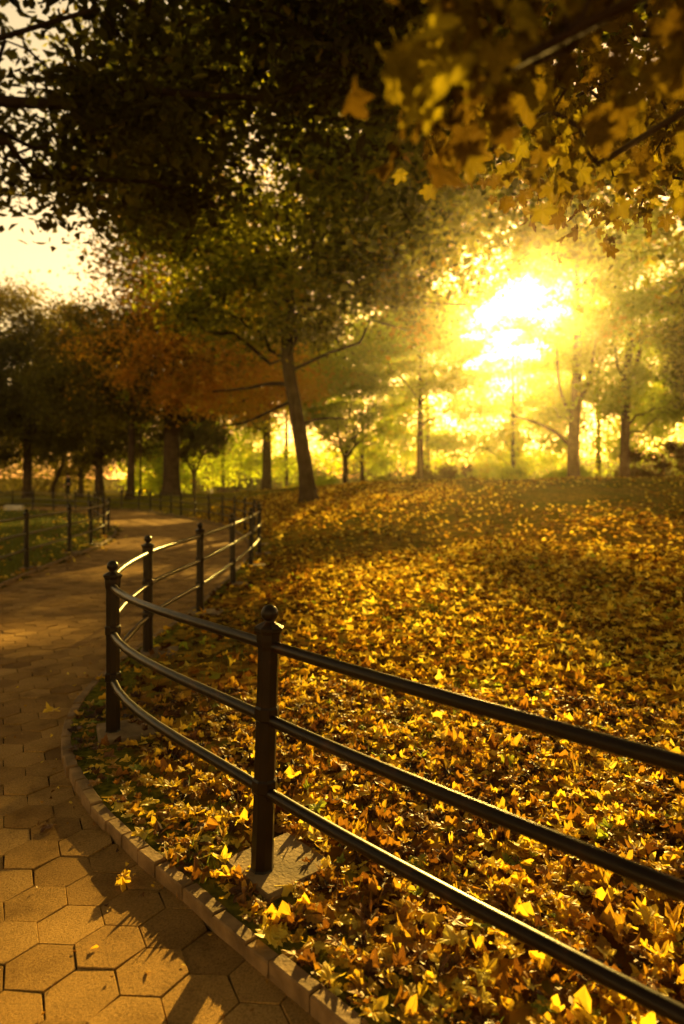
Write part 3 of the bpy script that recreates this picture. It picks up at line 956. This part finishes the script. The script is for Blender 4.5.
# ---- shrubs along the crest
for i, (bx, by, rx, rz, mt, lab) in enumerate([(6.9, 46, 2.3, 2.0, 'russet_leaf', 'russet shrub beside the reddish trunk on the crest'), (10.2, 46, 2.4, 1.7, 'yellow_leaf', 'low yellow green shrub below the sun on the crest'),
        (14.6, 44, 1.8, 1.5, 'yellow_leaf', 'small shrub between the two tall right trunks'), (19.6, 42, 2.6, 2.6, 'russet_leaf', 'dark reddish shrub at the right end of the crest'),
        (-1.9, 52, 2.0, 1.2, 'yellow_leaf', 'pale round bush just right of the leaning trunk'), (3.0, 50, 1.6, 1.1, 'maple_leaf', 'dark low bush left of the reddish trunk')]):
    make_tree('shrub', lab, bx, by, T(rz * .9, .05, .02, k=3), [(0, 0, rz * .55, rx, rx * .7, rz * .75, 34, 130, .5, .17, .5, .3)], mt, seed=60 + i, cat='shrub', prune=.4)

# ---- far wood: a dark mass on the left, a sunlit one on the right
rg = np.random.default_rng(5)
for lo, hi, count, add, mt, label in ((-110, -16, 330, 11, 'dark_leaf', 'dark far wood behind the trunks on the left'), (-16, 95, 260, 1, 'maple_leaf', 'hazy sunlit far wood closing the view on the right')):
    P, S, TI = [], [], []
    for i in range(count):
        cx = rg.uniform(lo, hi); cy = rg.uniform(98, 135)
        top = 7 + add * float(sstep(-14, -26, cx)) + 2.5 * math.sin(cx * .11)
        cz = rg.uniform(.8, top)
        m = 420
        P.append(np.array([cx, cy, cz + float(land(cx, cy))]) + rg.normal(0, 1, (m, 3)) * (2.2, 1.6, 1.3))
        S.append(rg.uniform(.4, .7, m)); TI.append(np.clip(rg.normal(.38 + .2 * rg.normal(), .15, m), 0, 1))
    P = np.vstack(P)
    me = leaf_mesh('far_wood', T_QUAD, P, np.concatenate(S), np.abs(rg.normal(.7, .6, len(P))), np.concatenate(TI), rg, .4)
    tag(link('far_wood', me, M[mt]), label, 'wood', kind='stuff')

# ---- unseen trees added round the camera to cut the sky light
for i, (bx, by, lab) in enumerate([(-4.5, -13, 'added sky blocking tree behind the camera beside the path'), (9, -11, 'added sky blocking tree behind the camera on the lawn'), (-15, -3, 'added sky blocking tree on the near left lawn outside the view'), (17, 3, 'added sky blocking tree on the right of the lawn outside the view')]):
    make_tree('park_tree', lab, bx, by, T(11, .35, .1), [(0, 0, 7.5, 6.5, 6, 5.2, 90, 60, 1.3, .3, .4, 3)], 'maple_leaf', seed=80 + i)

# ------------------------------------------------------------------ people far off
def skinned(name, J, E, root_i, material, parent, sub=1):
    me = bpy.data.meshes.new(name)
    me.from_pydata([j[:3] for j in J], E, [])
    o = link(name, me, material, parent)
    sk = o.modifiers.new('skin', 'SKIN')
    sk.use_smooth_shade = True
    for i, v in enumerate(me.skin_vertices[0].data):
        r = J[i][3]
        v.radius = (r, r)
        v.use_root = i == root_i
    s = o.modifiers.new('sub', 'SUBSURF'); s.levels = sub; s.render_levels = sub
    return o


def person(x, y, rz, h, stride, top, legs, label):
    root = empty('person', (x, y, float(land(x, y)) + .01), rz)
    root.scale = (h / 1.72,) * 3
    tag(root, label, 'person', 'people walking in the far park')
    s = stride
    J = [(0, 0, .93, .12), (0, 0, 1.12, .115), (0, 0, 1.34, .12), (0, 0, 1.48, .055), (0, .015, 1.56, .075), (0, .02, 1.64, .088), (0, .01, 1.70, .055)]
    E = [(0, 1), (1, 2), (2, 3), (3, 4), (4, 5), (5, 6)]
    for sx in (-1, 1):
        b = len(J)
        d = s * sx
        J += [(sx * .17, 0, 1.40, .06), (sx * .22, -d * .25, 1.13, .045), (sx * .23, -d * .55 + .05, .90, .033), (sx * .23, -d * .62 + .07, .80, .028), (sx * .225, -d * .66 + .08, .73, .014), (sx * .20, -d * .6 + .11, .80, .012)]
        E += [(2, b), (b, b + 1), (b + 1, b + 2), (b + 2, b + 3), (b + 3, b + 4), (b + 3, b + 5)]
        b = len(J)
        J += [(sx * .10, 0, .86, .095), (sx * .10, d * .32 + .04, .48, .06), (sx * .10, d * .62 - .03, .09, .042), (sx * .11, d * .62 + .12, .035, .034)]
        E += [(0, b), (b, b + 1), (b + 1, b + 2), (b + 2, b + 3)]
    skinned('body', J, E, 0, M['skin'], root)
    Jt = [(0, 0, .90, .15), (0, 0, 1.12, .14), (0, 0, 1.36, .145), (0, 0, 1.45, .08)]
    Et = [(0, 1), (1, 2), (2, 3)]
    Jl = [(0, 0, .94, .135)]
    El = []
    for sx in (-1, 1):
        d = s * sx
        b = len(Jt)
        Jt += [(sx * .175, 0, 1.40, .078), (sx * .222, -d * .25, 1.13, .062), (sx * .23, -d * .52 + .04, .92, .05)]
        Et += [(2, b), (b, b + 1), (b + 1, b + 2)]
        b = len(Jl)
        Jl += [(sx * .10, 0, .85, .115), (sx * .10, d * .32 + .04, .48, .08), (sx * .10, d * .6 - .02, .13, .062)]
        El += [(0, b), (b, b + 1), (b + 1, b + 2)]
    skinned('jacket', Jt, Et, 0, M['cloth_' + top], root)
    skinned('trousers', Jl, El, 0, M['cloth_' + legs], root)
    mb = MB(); mb.lathe([(.098 * math.sin(t), .098 * math.cos(t)) for t in np.linspace(math.pi * .62, .05, 9)], 14, 0, (0, -.012, 1.665))
    mb.build('hair', M['cloth_hair'], root, smooth=True)


person(-17.2, 43.0, R(100), 1.5, .3, 'navy', 'black', 'person in dark clothes walking behind the left lawn by the crooked trunk')
person(-25.5, 79, R(170), 1.72, .35, 'black', 'black', 'lone dark figure walking on the pale strip left of the medium trunk')
person(-18.3, 77, R(80), 1.68, .3, 'red', 'navy', 'person in a dull red top on the bright paving left of the forked tree')
person(-15.8, 83, R(-60), 1.75, .35, 'white', 'tan', 'person in a white top on the bright paving right of the forked tree')
person(-13.2, 75, R(20), 1.70, .3, 'tan', 'black', 'person in a tan jacket on the bright paving near the bench')

# bench
bz = float(land(-8.2, 49))
root = empty('park_bench', (-8.2, 49, bz), R(8))
tag(root, 'dark slatted bench in front of the bright paving beyond the far fence', 'bench')
mb = MB()
for k in range(4): mb.box((0, -.18 + k * .12, .45), (1.6, .10, .035), 0, .006)
mb.build('seat', M['wood'], root)
mb = MB()
for k in range(3): mb.box((0, .26 + k * .025, .58 + k * .13), (1.6, .03, .10), 0, .006)
mb.build('backrest', M['wood'], root)
for sx in (-.7, .7):
    mb = MB()
    mb.box((sx, -.17, .215), (.05, .06, .43)); mb.box((sx, .24, .43), (.05, .05, .86)); mb.box((sx, .035, .41), (.045, .36, .04))
    mb.build('leg', M['iron'], root)

# pale slab at the back of the left lawn
mb = MB(); mb.box((0, 0, .1), (.85, .45, .3), 0, .05)
o = mb.build('stone_block', M['stone']); o.location = (-16.4, 34.2, float(land(-16.4, 34.2))); o.rotation_euler = (0, 0, R(12))
tag(o, 'low pale stone block on the grass at the back of the left lawn', 'stone')

# ------------------------------------------------------------------ air
m, nt, out = mat('air')
v = N(nt, 'ShaderNodeVolumePrincipled')
v.inputs['Color'].default_value = (1.0, .88, .70, 1)
v.inputs['Density'].default_value = .00055
v.inputs['Anisotropy'].default_value = .90
nt.links.new(v.outputs[0], out.inputs['Volume'])
mb = MB(); mb.box((0, 135, 14), (490, 402, 34))
o = mb.build('haze', m)
tag(o, kind='stuff')
o['label'] = 'thin golden haze in the low sunlight'

# ------------------------------------------------------------------ light
w = bpy.data.worlds.new('World'); sc.world = w; w.use_nodes = True
nt = w.node_tree
bg = nt.nodes['Background']
sky = nt.nodes.new('ShaderNodeTexSky')
sky.sky_type = 'NISHITA'
sky.sun_disc = False
sky.sun_elevation = SUN_EL
sky.sun_rotation = SUN_AZ
sky.air_density = 1.0
sky.dust_density = .5
sky.ozone_density = .6
mul = nt.nodes.new('ShaderNodeVectorMath'); mul.operation = 'MULTIPLY'
mul.inputs[1].default_value = (1.0, .53, .20)
nt.links.new(sky.outputs[0], mul.inputs[0])
nt.links.new(mul.outputs[0], bg.inputs['Color'])
bg.inputs['Strength'].default_value = .13

L = bpy.data.lights.new('sun', 'SUN')
L.energy = 5.0
L.angle = R(.53)
L.color = (1.0, .63, .12)
lo = bpy.data.objects.new('sun', L)
lo.rotation_euler = Vector(SUN).to_track_quat('Z', 'Y').to_euler()
lo.location = (20, 60, 40)
col.objects.link(lo)

# ------------------------------------------------------------------ camera
cam = bpy.data.cameras.new('camera')
cam.sensor_width = 36; cam.sensor_height = 24
cam.sensor_fit = 'AUTO'
cam.lens = 684 / 1024 * 36
cam.shift_y = -31 / 1024
cam.clip_start = .05; cam.clip_end = 3000
cam.dof.use_dof = True
cam.dof.focus_distance = 2.9
cam.dof.aperture_fstop = 1.6
co = bpy.data.objects.new('camera', cam)
co.location = (0, 0, EYE); co.rotation_euler = (R(90), 0, 0)
col.objects.link(co)
sc.camera = co

# ------------------------------------------------------------------ render
sc.render.engine = 'CYCLES'
c = sc.cycles
c.use_denoising = True
c.max_bounces = 6; c.diffuse_bounces = 3; c.glossy_bounces = 2; c.transmission_bounces = 4; c.volume_bounces = 0
c.sample_clamp_indirect = 6
c.use_adaptive_sampling = True
c.adaptive_threshold = .02
vs = sc.view_settings
vs.view_transform = 'Standard'; vs.look = 'None'; vs.gamma = 1; vs.use_curve_mapping = False
vs.exposure = 2.12
